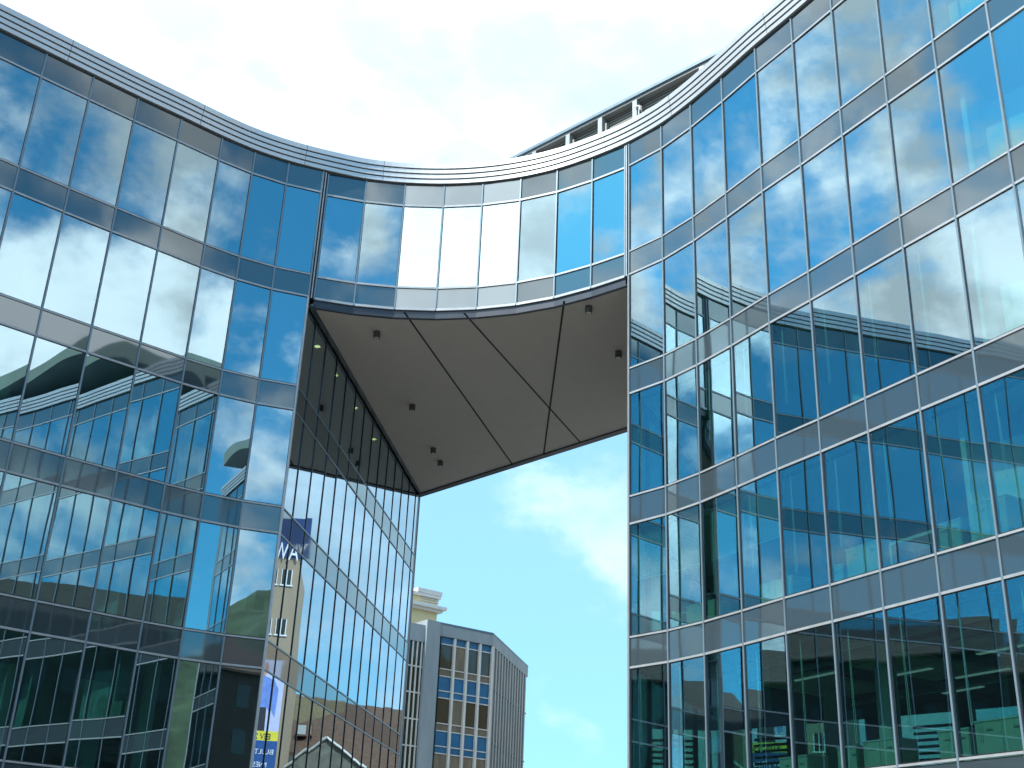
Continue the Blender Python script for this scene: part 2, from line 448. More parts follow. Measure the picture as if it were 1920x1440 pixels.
for d in (1.3, 2.1, 6.2):
    for k in range(1, 10): mb.tube(V2(RP(k, d), hF[1]-.14), V2(RP(k+1, d), hF[1]-.14), .1, M['duct'], 10)
mb.build('ceiling_duct', RW)
# roof canopy over the near part of the right wing
pts = [RP(8.4+k*.25, -.25) for k in range(47)]; nn = nrm(Rk[10], Rk[11])[1]
top, low = MB(), MB()
rs = []
for k, p in enumerate(pts):
    s = k/46
    zz = 24.15+.5*math.sin(s*9.5-.6)-.9*max(0, 1-k/5)**2
    hh = .6+.15*math.sin(s*14)
    rs.append((p, zz, hh))
mb = MB()
for (p, z0, h0), (q, z1, h1) in zip(rs[:-1], rs[1:]):
    mb.poly([V2(p, z0), V2(q, z1), V2(q+nn*.06, z1+h1), V2(p+nn*.06, z0+h0)], M['canopy'])
    mb.poly([V2(p+nn*.06, z0+h0), V2(q+nn*.06, z1+h1), V2(q-nn*7, z1+h1+.3), V2(p-nn*7, z0+h0+.3)], M['canopy'])
    mb.poly([V2(p, z0), V2(p-nn*7, z0+.3), V2(q-nn*7, z1+.3), V2(q, z1)], M['bluegrey'])
mb.build('roof_canopy', RW)
mb = MB(); p, q = RP(8.6, 2.2), RP(19.5, 2.2)
mb.box(V2(p, C0+.5), V2(q-p, 0), V2(-nn*.2, 0), (0, 0, 1.7), M['walldark']); mb.build('penthouse_wall', RW)
# straight plant screen behind the cornice
SA, SB = Vector((-1.75, 34.16)), Vector((7.9, 24.75))
t, n = nrm(SA, SB); Ls = (SB-SA).length; ZB = 24.08
mb = MB()
mb.box(V2(SA, ZB), V2(t*Ls, 0), V2(-n*.3, 0), (0, 0, .09), M['screen']); mb.box(V2(SA+n*.06, ZB+.092), V2(t*Ls, 0), V2(-n*.42, 0), (0, 0, .1), M['mullion'])
mb.build('screen_beam', RW)
mb = MB()
for z in range(13):
    zz = C0+.34+z*.105
    mb.box(V2(SA-n*.24, zz), V2(t*Ls, 0), V2(-n*.035, 0)+Vector((0, 0, .085)), V2(n*.012, .012), M['louvre'])
mb.box(V2(SA-n*.31, C0+.3), V2(t*Ls, 0), V2(-n*.05, 0), (0, 0, ZB-C0-.16), M['walldark'])
mb.build('louvre_bank', RW)

# ------------------------------------------------------------------ bridge
BR = thing('glass_bridge', 'curved glazed top storey bridging the open passage between the two wings', 'skybridge', (-1, 36, SOF))
for i in range(8):
    window(BR, Bk[i], Bk[i+1], sF[5]+.03, hF[5]-.03)
    panel(BR, Bk[i], Bk[i+1], BB+.04, sF[5]-.03); panel(BR, Bk[i], Bk[i+1], hF[5]+.03, C0)
for i, p in enumerate(Bk): mullion(BR, p, avgn(Bk, i), BB-.02, C0+.01, .04, .03)
for zz, h_ in ((hF[5], .06), (sF[5], .06), (BB, .075)): rails(BR, Bk, zz, h_, .022, .021)
cornice(BR, iL, iR)
mb = MB()
for a, b in zip(Bk[:-1], Bk[1:]):
    t, n = nrm(a, b)
    a2, b2 = Vector(a)-avgn(Bk, Bk.index(a))*.03, Vector(b)-avgn(Bk, Bk.index(b))*.03
    mb.poly([V2(a2, SOF-.02), V2(b2, SOF-.02), V2(b2, BB-.04), V2(a2, BB-.04)], M['trim'])
    mb.poly([V2(a2-n*.12, SOF-.02), V2(b2-n*.12, SOF-.02), V2(b2, SOF-.02), V2(a2, SOF-.02)], M['trim'])
    mb.poly([V2(a2-n*.12, SOF-.02), V2(a2-n*.12, SOF+.1), V2(b2-n*.12, SOF+.1), V2(b2-n*.12, SOF-.02)], M['trim'])
mb.build('edge_trim', BR)
sring = [tuple(Vector(p)-avgn(Bk, i)*.08) for i, p in enumerate(Bk)]+[(6.78, 37.1), (-3.62, 48.15)]
# soffit boards cut along the seams
mb = MB()
mb.prism([V2(p, SOF) for p in sring], [V2(p, SOF+.06) for p in sring], M['soffit']); mb.build('soffit', BR)
mb = MB()
for a, b in (((-3.26, 31.5), (.13, 43.95)), ((-1.5, 31.4), (2.6, 41.35)), ((1.385, 30.4), (1.315, 42.7))):
    t, n = nrm(a, b); L = (Vector(b)-Vector(a)).length
    mb.box(V2(Vector(a)-n*.03, SOF-.006), V2(t*L, 0), V2(n*.06, 0), (0, 0, .01), M['seam'])
mb.build('soffit_seam', BR)
mb = MB()
for a, b, w_ in (((6.86, 37.2), (-3.66, 48.35), .28),):
    t, n = nrm(a, b); L = (Vector(b)-Vector(a)).length
    mb.box(V2(Vector(a)+n*.02, SOF-.05), V2(t*L, 0), V2(-n*w_, 0), (0, 0, .3), M['trim'])
t, n = nrm(Lk[0], E_); L = (Vector(E_)-Vector(Lk[0])).length
mb.box(V2(Vector(Lk[0])+n*.14+t*.1, SOF-.03), V2(t*(L-.2), 0), V2(-n*.1, 0), (0, 0, .08), M['trim'])
mb.build('soffit_edge', BR)
for a, b in ((W_, E_),):
    mb = MB(); t, n = nrm(a, b); L = (Vector(b)-Vector(a)).length
    mb.box(V2(Vector(a), SOF+.26), V2(t*L, 0), V2(-n*.1, 0), (0, 0, sF[5]-SOF-.26), M['spandrel']); mb.box(V2(Vector(a), hF[5]), V2(t*L, 0), V2(-n*.1, 0), (0, 0, C0+.6-hF[5]), M['spandrel'])
    mb.build('rear_spandrel', BR)
    mb = MB(); mb.box(V2(Vector(a)-n*.03, sF[5]), V2(t*L, 0), V2(-n*.02, 0), (0, 0, hF[5]-sF[5]), M['clear']); mb.build('rear_glazing', BR)
mb = MB(); mb.prism([V2(p, SOF+.4) for p in sring], [V2(p, sF[5]-.05) for p in sring], M['walldark'], M['carpet']); mb.build('floor_slab', BR)
mb = MB(); mb.prism([V2(p, hF[5]+.05) for p in sring], [V2(p, C0+.5) for p in sring], M['walldark'], M['roof'], M['ceil']); mb.build('roof_slab', BR)
for a, b in ((Lk[0], Bk[0]), (Bk[8], Rk[0])):
    t, n = nrm(a, b); L = (Vector(b)-Vector(a)).length; p = Vector(a); mb = MB()
    mb.box(V2(p+t*.028-n*.0, BB-.03), V2(t*(L-.05), 0), V2(-n*.1, 0), (0, 0, C0-BB+.03), M['gasket'])
    mb.tube(V2(p+t*L*.45+n*.02, BB-.03), V2(p+t*L*.45+n*.02, C0), .022, M['rail'], 8)
    mb.build('expansion_joint', BR)

# ------------------------------------------------------------------ fittings: things of their own
def spotlight(x, y, label):
    o = thing('ceiling_spotlight', label, 'spotlight', (x, y, SOF), 'spotlights under the bridge')
    mb = MB(); mb.tube((x, y, SOF-.22), (x, y, SOF-.001), .105, M['lampbody'], 20); mb.build('housing', o)
    mb = MB(); mb.tube((x, y, SOF-.228), (x, y, SOF-.216), .08, M['lens'], 20); mb.build('lens', o)
for x, y, lb in ((-4.17, 32.89, 'round surface spotlight on the soffit nearest the left wing corner'),
                 (-3.42, 38.5, 'round surface spotlight on the soffit half way along the left passage wall'),
                 (-2.86, 42.62, 'upper of two close round spotlights near the far left soffit corner'),
                 (-2.64, 43.98, 'lower of two close round spotlights near the far left soffit corner'),
                 (2.11, 30.67, 'round surface spotlight on the soffit right under the front curved edge'),
                 (3.25, 33.55, 'round surface spotlight on the soffit cut by the right wing edge')):
    spotlight(x, y, lb)
posts = []
t, n = nrm(SA, SB)
for k, s in enumerate((2.9, 4.32, 5.62, 6.95, 9.35)):
    p = SA+t*s
    mb = MB(); mb.box(V2(p+n*.0, C0+.45), V2(t*.16, 0), V2(-n*.2, 0), (0, 0, ZB-C0-.45), M['rail'])
    mb.box(V2(p+t*.2-n*.1, C0+.45), V2(t*.06, 0), V2(-n*.12, 0), (0, 0, 1.0), M['louvre'])
    mb.build('screen_post', RW)
cam_p = SA+t*7.25+n*.05
o = thing('roof_camera', 'small white hooked security camera on the plant screen post', 'camera', V2(cam_p, ZB-.5))
mb = MB(); z = ZB-.35
mb.tube(V2(cam_p, z-.15), V2(cam_p, z+.02), .02, M['white'], 8); mb.tube(V2(cam_p, z+.02), V2(cam_p-t*.18, z+.07), .025, M['white'], 8); mb.build('arm', o)
mb = MB(); mb.tube(V2(cam_p, z-.33), V2(cam_p, z-.15), .06, M['trim'], 12, .045); mb.build('dome', o)

# blinds behind the right wing's panes
ROWN = {1: 'lowest visible storey', 2: 'second visible storey', 3: 'third visible storey'}
def blind(k, f, drop, label):
    p, q = RP(k+.04, .2), RP(k+.96, .2); t = (q-p).normalized(); nin = (RP(k+.5, .3)-RP(k+.5, .2)).normalized(); L = (q-p).length
    o = thing('venetian_blind', label, 'blind', V2(p, hF[f]-.2), 'blinds behind the right wing windows')
    mb = MB(); mb.box(V2(p, hF[f]-.15), V2(t*L, 0), V2(nin*.06, 0), (0, 0, .055), M['mullion'])
    for s in (.2, .75):
        mb.box(V2(p+t*(L*s), hF[f]-.09), V2(t*.03, 0), V2(nin*.04, 0), (0, 0, .07), M['white'])
    mb.build('headrail', o)
    if drop:
        mb = MB(); ns = int(drop/.042)
        for s in range(ns):
            zz = hF[f]-.18-s*.042
            mb.box(V2(p+t*.02, zz), V2(t*(L-.04), 0), V2(nin*.028, 0)+Vector((0, 0, .026)), (0, 0, .003), M['slat'])
        mb.box(V2(p+t*.02, hF[f]-.2-ns*.042), V2(t*(L-.04), 0), V2(nin*.03, 0), (0, 0, .025), M['slat'])
        mb.build('slats', o)
    mb = MB(); r_ = random.uniform(1.5, 2.2); c0 = p+t*.14-nin*.02; c1 = c0+t*.05
    zt, zb_ = hF[f]-.15, hF[f]-.15-r_
    mb.tube(V2(c0, zb_), V2(c0, zt), .007, M['cord'], 6); mb.tube(V2(c1, zb_+.02), V2(c0+t*.012, zt), .007, M['cord'], 6)
    pr = V2(c0, zb_)
    for s in range(1, 7):
        a = math.pi*s/6; nx = V2(c0+t*(.025-.025*math.cos(a)), zb_-.07*math.sin(a)+.02*s/6); mb.tube(pr, nx, .007, M['cord'], 6); pr = nx
    mb.build('pull_cord', o)
ORD = ['first', 'second', 'third', 'fourth', 'fifth', 'sixth', 'seventh', 'eighth', 'ninth']
for f in (1, 2, 3):
    for k in range(9):
        drop = 1.25 if (f == 2 and k < 4) else 0
        blind(k, f, drop, ('half lowered grey blind' if drop else 'raised blind')+' in the %s pane from the passage, %s' % (ORD[k], ROWN[f]))
def cabinet(k0, k1, f, h, label, d=.42):
    p, q = RP(k0, d), RP(k1, d); nin = (RP(k0, d+1)-p).normalized(); z = sF[f]-.04
    o = thing('office_cabinet', label, 'cabinet', V2(p, z), 'cabinets along the office windows'); t = (q-p).normalized(); L = (q-p).length
    mb = MB(); mb.box(V2(p, z), V2(q-p, 0), V2(nin*.5, 0), (0, 0, h), M['cabinet']); mb.build('carcass', o)
    mb = MB(); mb.box(V2(p-t*.015-nin*.015, z+h+.001), V2(t*(L+.03), 0), V2(nin*.53, 0), (0, 0, .025), M['white']); mb.build('top', o)
    for s in (.02, .51):
        mb = MB(); mb.box(V2(p+t*(L*s)-nin*.016, z+.04), V2(t*(L*.47), 0), V2(nin*.014, 0), (0, 0, h-.07), M['cabinet']); dd = mb.build('door', o)
        mb = MB(); mb.box(V2(p+t*(L*(s+.2))-nin*.03, z+h-.15), V2(t*.12, 0), V2(nin*.013, 0), (0, 0, .02), M['zinc']); mb.build('handle', dd)
for a in ((3.35, 4.0, 1, .5, 'pale cabinet in the lowest storey behind the fourth pane, by the yellow banner'),
          (4.6, 5.0, 1, .55, 'low pale cabinet beside the round column, lowest storey'),
          (5.1, 5.75, 1, .6, 'pale cabinet right of the round column, lowest storey'),
          (6.45, 6.95, 1, .6, 'left of two joined pale cabinets near the picture right edge, lowest storey'),
          (7.05, 7.9, 1, .68, 'right of two joined pale cabinets near the picture right edge, lowest storey'),
          (.75, 1.05, 2, .5, 'small pale cabinet nearest the passage corner, second storey'),
          (1.15, 1.95, 2, .62, 'wide pale cabinet in the second pane, second storey'),
          (3.1, 3.85, 2, .62, 'pale cabinet in the fourth pane, second storey'),
          (4.75, 5.0, 2, .55, 'narrow pale cabinet left of its larger neighbour, second storey'),
          (5.05, 5.75, 2, .8, 'large pale cabinet left of the white table frame, second storey'),
          (6.78, 7.2, 2, .72, 'narrow pale cabinet right of the white table frame, second storey'),
          (7.42, 7.95, 2, .9, 'tall pale cabinet against the white wall, second storey')):
    cabinet(*a)
p, q = RP(5.85, .5), RP(6.7, .5); nin = (RP(5.85, 1.5)-p).normalized(); z = sF[2]-.04
o = thing('table', 'white metal table frame standing between pale cabinets on the second storey', 'table', V2(p, z))
mb = MB(); mb.box(V2(p, z+.66), V2(q-p, 0), V2(nin*.7, 0), (0, 0, .06), M['white']); mb.build('table_top', o)
for a in (p, q-(q-p).normalized()*.05, p+nin*.65, q-(q-p).normalized()*.05+nin*.65):
    mb = MB(); mb.box(V2(a, z), V2((q-p).normalized()*.05, 0), V2(nin*.05, 0), (0, 0, .66), M['white']); mb.build('leg', o)
for i, (k, d, f) in enumerate(((2.3, 2.2, 1), (3.5, 3.4, 1), (4.2, 4.6, 1), (5.6, 3.0, 1), (6.4, 4.4, 1), (7.4, 3.0, 1), (8.4, 4.6, 1), (3.0, 5.8, 1), (5.2, 6.0, 1))):
    p = RP(k, d); q = RP(k+1.0, d); nin = (RP(k, d+1)-p).normalized(); z = hF[f]-.36
    o = thing('strip_light', 'long twin tube strip light hanging under the dark ceiling of the lowest storey', 'ceiling light', V2(p, z), 'strip lights in the lowest storey')
    mb = MB(); mb.box(V2(p, z), V2(q-p, 0), V2(nin*.16, 0), (0, 0, .05), M['white']); mb.build('housing', o)
    for s in (.03, .1):
        mb = MB(); mb.tube(V2(p+nin*s, z-.016), V2(q+nin*s, z-.016), .013, M['dim'], 8); mb.build('tube', o)
tL, nL = nrm(Lk[0], E_)
for s, lb in ((3.2, 'small lit ceiling lamp nearest the corner inside the left passage wall'), (5.4, 'second small lit ceiling lamp inside the left passage wall'),
              (8.2, 'third small lit ceiling lamp inside the left passage wall'), (11.2, 'farthest small lit ceiling lamp inside the left passage wall')):
    p = Vector(Lk[0])+tL*s-nL*.6
    o = thing('ceiling_lamp', lb, 'ceiling light', V2(p, hF[4]-.02), 'lit lamps behind the passage wall')
    mb = MB(); mb.tube(V2(p, hF[4]-.06), V2(p, hF[4]+.04), .14, M['white'], 14); mb.build('ring', o)
    mb = MB(); mb.tube(V2(p, hF[4]-.075), V2(p, hF[4]-.061), .09, M['lit'], 12); mb.build('bulb', o)

# ------------------------------------------------------------------ office block beyond the passage
def az(a): return Vector((math.sin(R(a)), math.cos(R(a))))
A = az(-2.97)*75; u = az(53.6); vdir = az(13.9)
def hit(p, d, a):   # where p + s d meets the sight line of azimuth a
    w = az(a); den = d.x*w.y-d.y*w.x; return p+d*(-(p.x*w.y-p.y*w.x)/den)
B = hit(A, u, -.38); Cc = hit(B, vdir, 1.33)
OB = thing('office_block', 'low office block with blue panels and white mullions seen through the passage', 'office building', V2(A, 0))
zt = 18.45
back = A+Vector((-.3, 1)).normalized()*14
mb = MB(); ring = [A-Vector((u.y, -u.x))*-.0, B, Cc, Cc+Vector((-10, 6)), back]
core = inset([tuple(p) for p in reversed([tuple(q) for q in ring])], .0)
n1 = nrm(A, B)[1]; n2 = nrm(B, Cc)[1]
cr_ = [A-n1*.35-n2*0, B-n1*.35-n2*.3, Cc-n2*.35, Cc+Vector((-10, 6)), back]
mb.prism([V2(p, 0) for p in cr_], [V2(p, zt-.8) for p in cr_], M['concrete']); mb.build('body', OB)
mb = MB()   # parapet
pr_ = [A, B, Cc, Cc+Vector((-10, 6)), back]
mb.prism([V2(p, zt-.72) for p in pr_], [V2(p, zt) for p in pr_], M['concrete']); mb.build('parapet', OB)
mb = MB(); mb.prism([V2(p+(p-(A+B+Cc)/3).normalized()*.06, zt+.004) for p in pr_], [V2(p+(p-(A+B+Cc)/3).normalized()*.06, zt+.1) for p in pr_], M['bluegrey']); mb.build('coping', OB)
t, n = nrm(A, B); Lf = (B-A).length
mb = MB(); mb.box(V2(A-t*1.05+n*.25, 0), V2(t*1.0, 0), V2(-n*3, 0), (0, 0, zt+.05), M['concrete']); mb.build('pilaster', OB)
bay = (Lf-.25)/4
z_rows = [(17.72, 17.25, 'bluepanel'), (17.2, 15.72, 'w'), (15.66, 15.3, 'curtain'), (15.24, 14.5, 'bluepanel'), (14.44, 14.02, 'bluepanel')]
per = 3.28
def rows():
    yield (17.72, 17.3, 'bluepanel')
    z = 17.24
    while z > 0:
        yield (z, z-1.46, 'w'); yield (z-1.52, z-1.9, 'curtain'); yield (z-1.96, z-2.8, 'bluepanel'); yield (z-2.86, z-per+.06, 'bluepanel')
        z -= per
for i in range(4):
    p = A+t*(.25+i*bay)
    for j, (z1, z0, m) in enumerate(rows()):
        if z0 < 4: break
        mm = M[m] if m != 'w' else (M['curtain'] if (i*3+j) % 4 == 0 or j > 8 else M['brownglass'])
        mb = MB(); mb.box(V2(p+t*.1-n*.18, z0), V2(t*(bay-.1), 0), V2(-n*.1, 0), (0, 0, z1-z0), mm)
        mb.build('blue_panel' if m == 'bluepanel' else 'window', OB)
    for j, (z1, z0, m) in enumerate(rows()):
        if z0 < 4: break
        mb = MB(); mb.box(V2(p+t*.1-n*.12, z0-.06), V2(t*(bay-.1), 0), V2(-n*.1, 0), (0, 0, .06), M['whitemul']); mb.build('rail', OB)
for i in range(1, 5):
    p = A+t*(.25+i*bay)
    mb = MB(); mb.box(V2(p-t*.02, 3), V2(t*.15, 0), V2(-n*.22, 0), (0, 0, 14.7), M['whitemul']); mb.build('mullion', OB)
t2, n2 = nrm(B, Cc); Lr = (Cc-B).length; nb = 13
for i in range(nb):
    p = B+t2*(.3+i*(Lr-.4)/nb)
    mb = MB(); mb.box(V2(p+n2*.02, 3), V2(t2*.3, 0), V2(-n2*.37, 0), (0, 0, 14.7), M['fingrey']); mb.build('facade_fin', OB)
    mb = MB()
    for k in range(5):
        z1 = 17.2-k*per
        if z1 < 4: break
        mb.box(V2(p+t2*.3-n2*.2, z1-2.0), V2(t2*((Lr-.4)/nb-.3), 0), V2(-n2*.1, 0), (0, 0, 2.0), M['curtain'])
        mb.box(V2(p+t2*.3-n2*.12, z1-per), V2(t2*((Lr-.4)/nb-.3), 0), V2(-n2*.18, 0), (0, 0, per-2.02), M['bluegrey'])
        mb.box(V2(p+t2*.3-n2*.02, z1-2.1), V2(t2*((Lr-.4)/nb-.3), 0), V2(-n2*.16, 0), (0, 0, .1), M['trim'])
    mb.build('window_bay', OB)
# recessed stair bay on its left
p0 = A-t*1.05-n*.05; S0 = p0-t*7
mb = MB(); mb.box(V2(S0, 0), V2(t*7, 0), V2(-n*8, 0), (0, 0, 17.9), M['darkglass']); mb.build('stair_glazing', OB)
mb = MB(); mb.box(V2(S0+n*.12, 17.1), V2(t*7, 0), V2(-n*.11, 0), (0, 0, 1.05), M['concrete']); mb.build('stair_parapet', OB)
mb = MB()
for i in range(22): mb.box(V2(S0+t*(i*.32+.1)+n*.1, 3), V2(t*.075, 0), V2(-n*.09, 0), (0, 0, 14.08), M['whitemul'])
mb.build('stair_mullions', OB)
mb = MB()
for k in range(9): mb.box(V2(S0+n*.06, 15.55-k*1.56), V2(t*7, 0), V2(-n*.05, 0), (0, 0, .08), M['whitemul'])
mb.build('stair_rails', OB)

# cream building behind
D = 118
pR = az(-3.12)*D; uc = az(53); t = uc; n = Vector((t.y, -t.x)); pL = pR-t*16
CB = thing('cream_building', 'cream rendered older building with stone cornices behind the blue panelled block', 'building', V2(pR, 0))
z1 = EYE+D*math.tan(R(14.05))
mb = MB(); mb.box(V2(pL, 0), V2(t*16, 0), V2(-n*12, 0), (0, 0, z1-.5), M['cream']); mb.build('wall', CB)
mb = MB(); mb.box(V2(pL+n*.25, z1-.65), V2(t*16.2, 0), V2(-n*12, 0), (0, 0, .3), M['creamtrim']); mb.box(V2(pR-t*2.6+n*.3, z1-.34), V2(t*2.9, 0), V2(-n*3, 0), (0, 0, .42), M['creamtrim']); mb.build('parapet', CB)
mb = MB(); mb.box(V2(pL+n*.7, z1-1.75), V2(t*16.7, 0), V2(-n*12.7, 0), (0, 0, .3), M['creamtrim']); mb.box(V2(pL+n*.4, z1-2.0), V2(t*16.4, 0), V2(-n*12.4, 0), (0, 0, .245), M['creamtrim']); mb.build('cornice', CB)
mb = MB()
for k in range(3): mb.box(V2(pR-t*2+n*.1, z1-.82-k*.24), V2(t*2.1, 0), V2(-n*2, 0), (0, 0, .07), M['creamtrim'])
mb.build('moulding', CB)
for s in (5.6, 9.5, 13):
    mb = MB(); mb.box(V2(pR-t*s+n*.03, z1-5.4), V2(t*1.7, 0), V2(-n*.1, 0), (0, 0, 2.3), M['darkglass']); w = mb.build('window', CB)
    mb = MB(); mb.box(V2(pR-t*(s+.25)+n*.3, z1-2.95), V2(t*2.4, 0), V2(-n*.28, 0), (0, 0, .28), M['creamtrim']); mb.build('hood', w)
    mb = MB()
    for q in (0, .8, 1.6): mb.box(V2(pR-t*(s-q)+n*.1, z1-5.4), V2(t*.12, 0), V2(-n*.06, 0), (0, 0, 2.3), M['white'])
    mb.build('frame', w)

# ------------------------------------------------------------------ street beyond the right wing, seen mirrored in the passage wall
tP, nP = nrm(Lk[0], E_)
def mir(p):
    q = Vector((p[0], p[1]))-Vector(Lk[0]); q = q-nP*(2*q.dot(nP)); q += Vector(Lk[0]); return Vector((q.x, q.y, p[2])) if len(p) > 2 else q
def unmir_dir(d): return d-nP*(2*d.dot(nP))
FPX = 2257.88; PIT = R(24.06335); ROL = R(2.4621)
cF = Vector((0, math.cos(PIT), math.sin(PIT))); cU0 = Vector((0, -math.sin(PIT), math.cos(PIT))); cR0 = Vector((1, 0, 0))
cR = cR0*math.cos(ROL)+cU0*math.sin(ROL); cU = cU0*math.cos(ROL)-cR0*math.sin(ROL)
def azel(px, py):
    d = cF*FPX+cR*(px-960)-cU*(py-720); return math.degrees(math.atan2(d.x, d.y)), math.degrees(math.atan2(d.z, math.hypot(d.x, d.y)))
# tower block with roof sign and banner: its face is known from two sight lines
DT = 82
e_mid = azel(557, 1100)[0]
pe = mir(az(e_mid)*DT)                      # the tower edge that shows right in the mirror
tn = (-mir(Vector((0, 0)))*0+ (Vector((0, 0))-pe)); 
vm = mir(Vector((0, 0)))                      # mirrored viewpoint: the face looks there
n = (vm-pe).normalized()
n = (n*.9+(-pe).normalized()*.35).normalized()
t = Vector((-n.y, n.x))                       # to the right seen from outside is -t ... edge pe is the outer left end
if (mir(az(e_mid-2)*DT)-pe).dot(t) < 0: t = -t
def zel(py, px=525): return EYE+DT*math.tan(R(azel(px, py)[1]))
ztop = zel(1046)
TW = thing('tower_block', 'beige slab tower with a navy roof sign mirrored in the passage wall', 'building', V2(pe, 0))
WT = 6.2
mb = MB(); mb.box(V2(pe, 0), V2(t*WT, 0), V2(-n*9, 0), (0, 0, ztop), M['beige']); mb.build('wall', TW)
for zc in range(5):
    z0 = zel(1096)-zc*3.4
    for s in (.42, 1.42, 2.9, 4.3):
        if z0 < 2: continue
        mb = MB(); mb.box(V2(pe+t*s+n*.02, z0), V2(t*.68, 0), V2(-n*.1, 0), (0, 0, 1.05), M['darkglass']); w = mb.build('window', TW)
        mb = MB()
        mb.box(V2(pe+t*(s-.08)+n*.07, z0-.1), V2(t*.84, 0), V2(-n*.06, 0), (0, 0, .1), M['white'])
        for q in (0, .31, .62): mb.box(V2(pe+t*(s+q)+n*.06, z0), V2(t*.06, 0), V2(-n*.04, 0), (0, 0, 1.05), M['white'])
        mb.build('frame', w)
def text_mesh(txt, size, extrude):
    cu = bpy.data.curves.new('t', 'FONT'); cu.body = txt; cu.size = size; cu.extrude = extrude; cu.align_x = 'CENTER'; cu.resolution_u = 3
    ob = bpy.data.objects.new('t', cu); COL.objects.link(ob)
    bpy.context.view_layer.update()
    me = bpy.data.meshes.new_from_object(ob.evaluated_get(bpy.context.evaluated_depsgraph_get()))
    bpy.data.objects.remove(ob); bpy.data.curves.remove(cu); return me
def text(txt, size, p, right, nrm_, m, name, parent=None, bold=1.0):
    me = text_mesh(txt, size, .02); me.materials.clear(); me.materials.append(m)
    X = V2(right, 0).normalized(); Z = V2(nrm_, 0).normalized(); Y = Vector((0, 0, 1))
    mt = Matrix((X*bold, Y, Z)).transposed()
    for v in me.vertices: v.co = mt @ v.co
    o = bpy.data.objects.new(name, me); COL.objects.link(o); ORG[o] = Vector(p)
    if parent: o.parent = parent; o.location = Vector(p)-ORG[parent]
    else: o.location = p
    return o
right = Vector((-n.y, n.x))                    # reader's right when facing the wall
SG = thing('roof_sign', 'navy rooftop sign with large white letters on the beige tower', 'sign', V2(pe+t*2, ztop))
zs0, zs1 = ztop+.05, ztop+2.9
mb = MB(); mb.box(V2(pe-t*.55+n*.1, zs0), V2(t*(WT+.5), 0), V2(-n*.25, 0), (0, 0, zs1-zs0), M['signblue']); mb.build('board', SG)
text('YAW', 1.75, V2(pe+t*.72+n*.16, zs0-.2), right, n, M['signwhite'], 'lettering', SG, .56)
# banner
BN = thing('banner', 'tall lilac banner with a blue shirted figure, yellow band and white text', 'banner', V2(pe+t*1.6+n*.1, 3))
bw = 2.5; b0 = pe+t*.22+n*.09
zy1, zy0 = zel(1371, 500), zel(1389, 500)
zb1 = zel(1240, 510)
def flat(x0, x1, za, zb, m, name, lay):
    mb = MB(); mb.box(V2(b0+t*x0+n*(.02*lay), za), V2(t*(x1-x0), 0), V2(-n*.018, 0), (0, 0, zb-za), m); return mb.build(name, BN)
flat(0, bw, zy1, zb1, M['bannerlilac'], 'picture_panel', 1)
flat(0, bw, zy0, zy1, M['yellow'], 'yellow_band', 1)
flat(0, bw, 3.0, zy0, M['bannerblue'], 'text_panel', 1)
zm = zy1; hp = zb1-zy1
def blob(pts, m, name, lay):
    mb = MB(); f_ = [V2(b0+t*x+n*(.02*lay+.004), zm+hp*y) for x, y in pts]; b_ = [p-V2(n*.006, 0) for p in f_]
    mb.prism(b_, f_, m); return mb.build(name, BN)
blob([(.7, 0), (1.8, 0), (1.75, .35), (.75, .35)], M['trousers'], 'printed_trousers', 1)
blob([(.7, .33), (.35, .2), (.25, .6), (.6, .74), (1.1, .78), (1.55, .76), (2.1, .66), (2.3, .15), (2.0, .12), (1.8, .33)], M['shirt'], 'printed_shirt', 1.3)
blob([(1.22+.26*math.cos(k*.5236), .87+.1*math.sin(k*.5236)) for k in range(12)], M['skin'], 'printed_head', 1.3)
text('EV 2014', .5, V2(b0+t*(bw/2)+n*.03, zy0+.1), right, n, M['tileold'], 'band_lettering', BN)
text('BULT | WT', .46, V2(b0+t*(bw/2)+n*.03, zy0-.85), right, n, M['signwhite'], 'text_line', BN)
text('NESSOL', .46, V2(b0+t*(bw/2)+n*.03, zy0-1.65), right, n, M['signwhite'], 'text_line', BN)

# old house with a brown tiled roof, beyond the tower in the mirror
DH = 66
def vz(px, py, D_): return EYE+D_*math.tan(R(azel(px, py)[1]))
def vp(px, py, D_): a, e = azel(px, py); q = mir(az(a)*D_); return Vector((q.x, q.y, EYE+D_*math.tan(R(e))))
HS = thing('old_house', 'old house with brown tiled roof, dormer and grey gable mirrored low in the passage wall', 'house', V2(mir(az(-6)*DH), 0))
rl, rr = vp(535, 1300, 100), vp(775, 1335, 96)
el_, er_ = vp(525, 1405, 94), vp(770, 1470, 90)
ml, mr_ = rl.lerp(el_, .48), rr.lerp(er_, .48)
dn = Vector((0, 0, -.25))
mb = MB(); mb.prism([el_+dn, er_+dn, rr+dn, rl+dn], [el_, er_, rr, rl], M['tile']); mb.build('roof', HS)
mb = MB(); up = Vector((0, 0, .06))
mb.prism([ml+up*.2, ml.lerp(mr_, .45)+up*.2, rl.lerp(rr, .45)+up*.2, rl+up*.2], [ml+up, ml.lerp(mr_, .45)+up, rl.lerp(rr, .45)+up, rl+up], M['tileold']); mb.build('old_tiles', HS)
mb = MB()
for p, q in ((el_, er_), (er_, rr), (rr, rl), (rl, el_)):
    mb.poly([Vector((p.x, p.y, 0)), Vector((q.x, q.y, 0)), q+dn, p+dn], M['stone'])
mb.build('wall', HS)
d0 = el_.lerp(er_, .18).lerp(rl.lerp(rr, .18), .3)
nn_ = (Vector((vm.x, vm.y))-Vector((d0.x, d0.y))).normalized(); tt_ = Vector((-nn_.y, nn_.x))
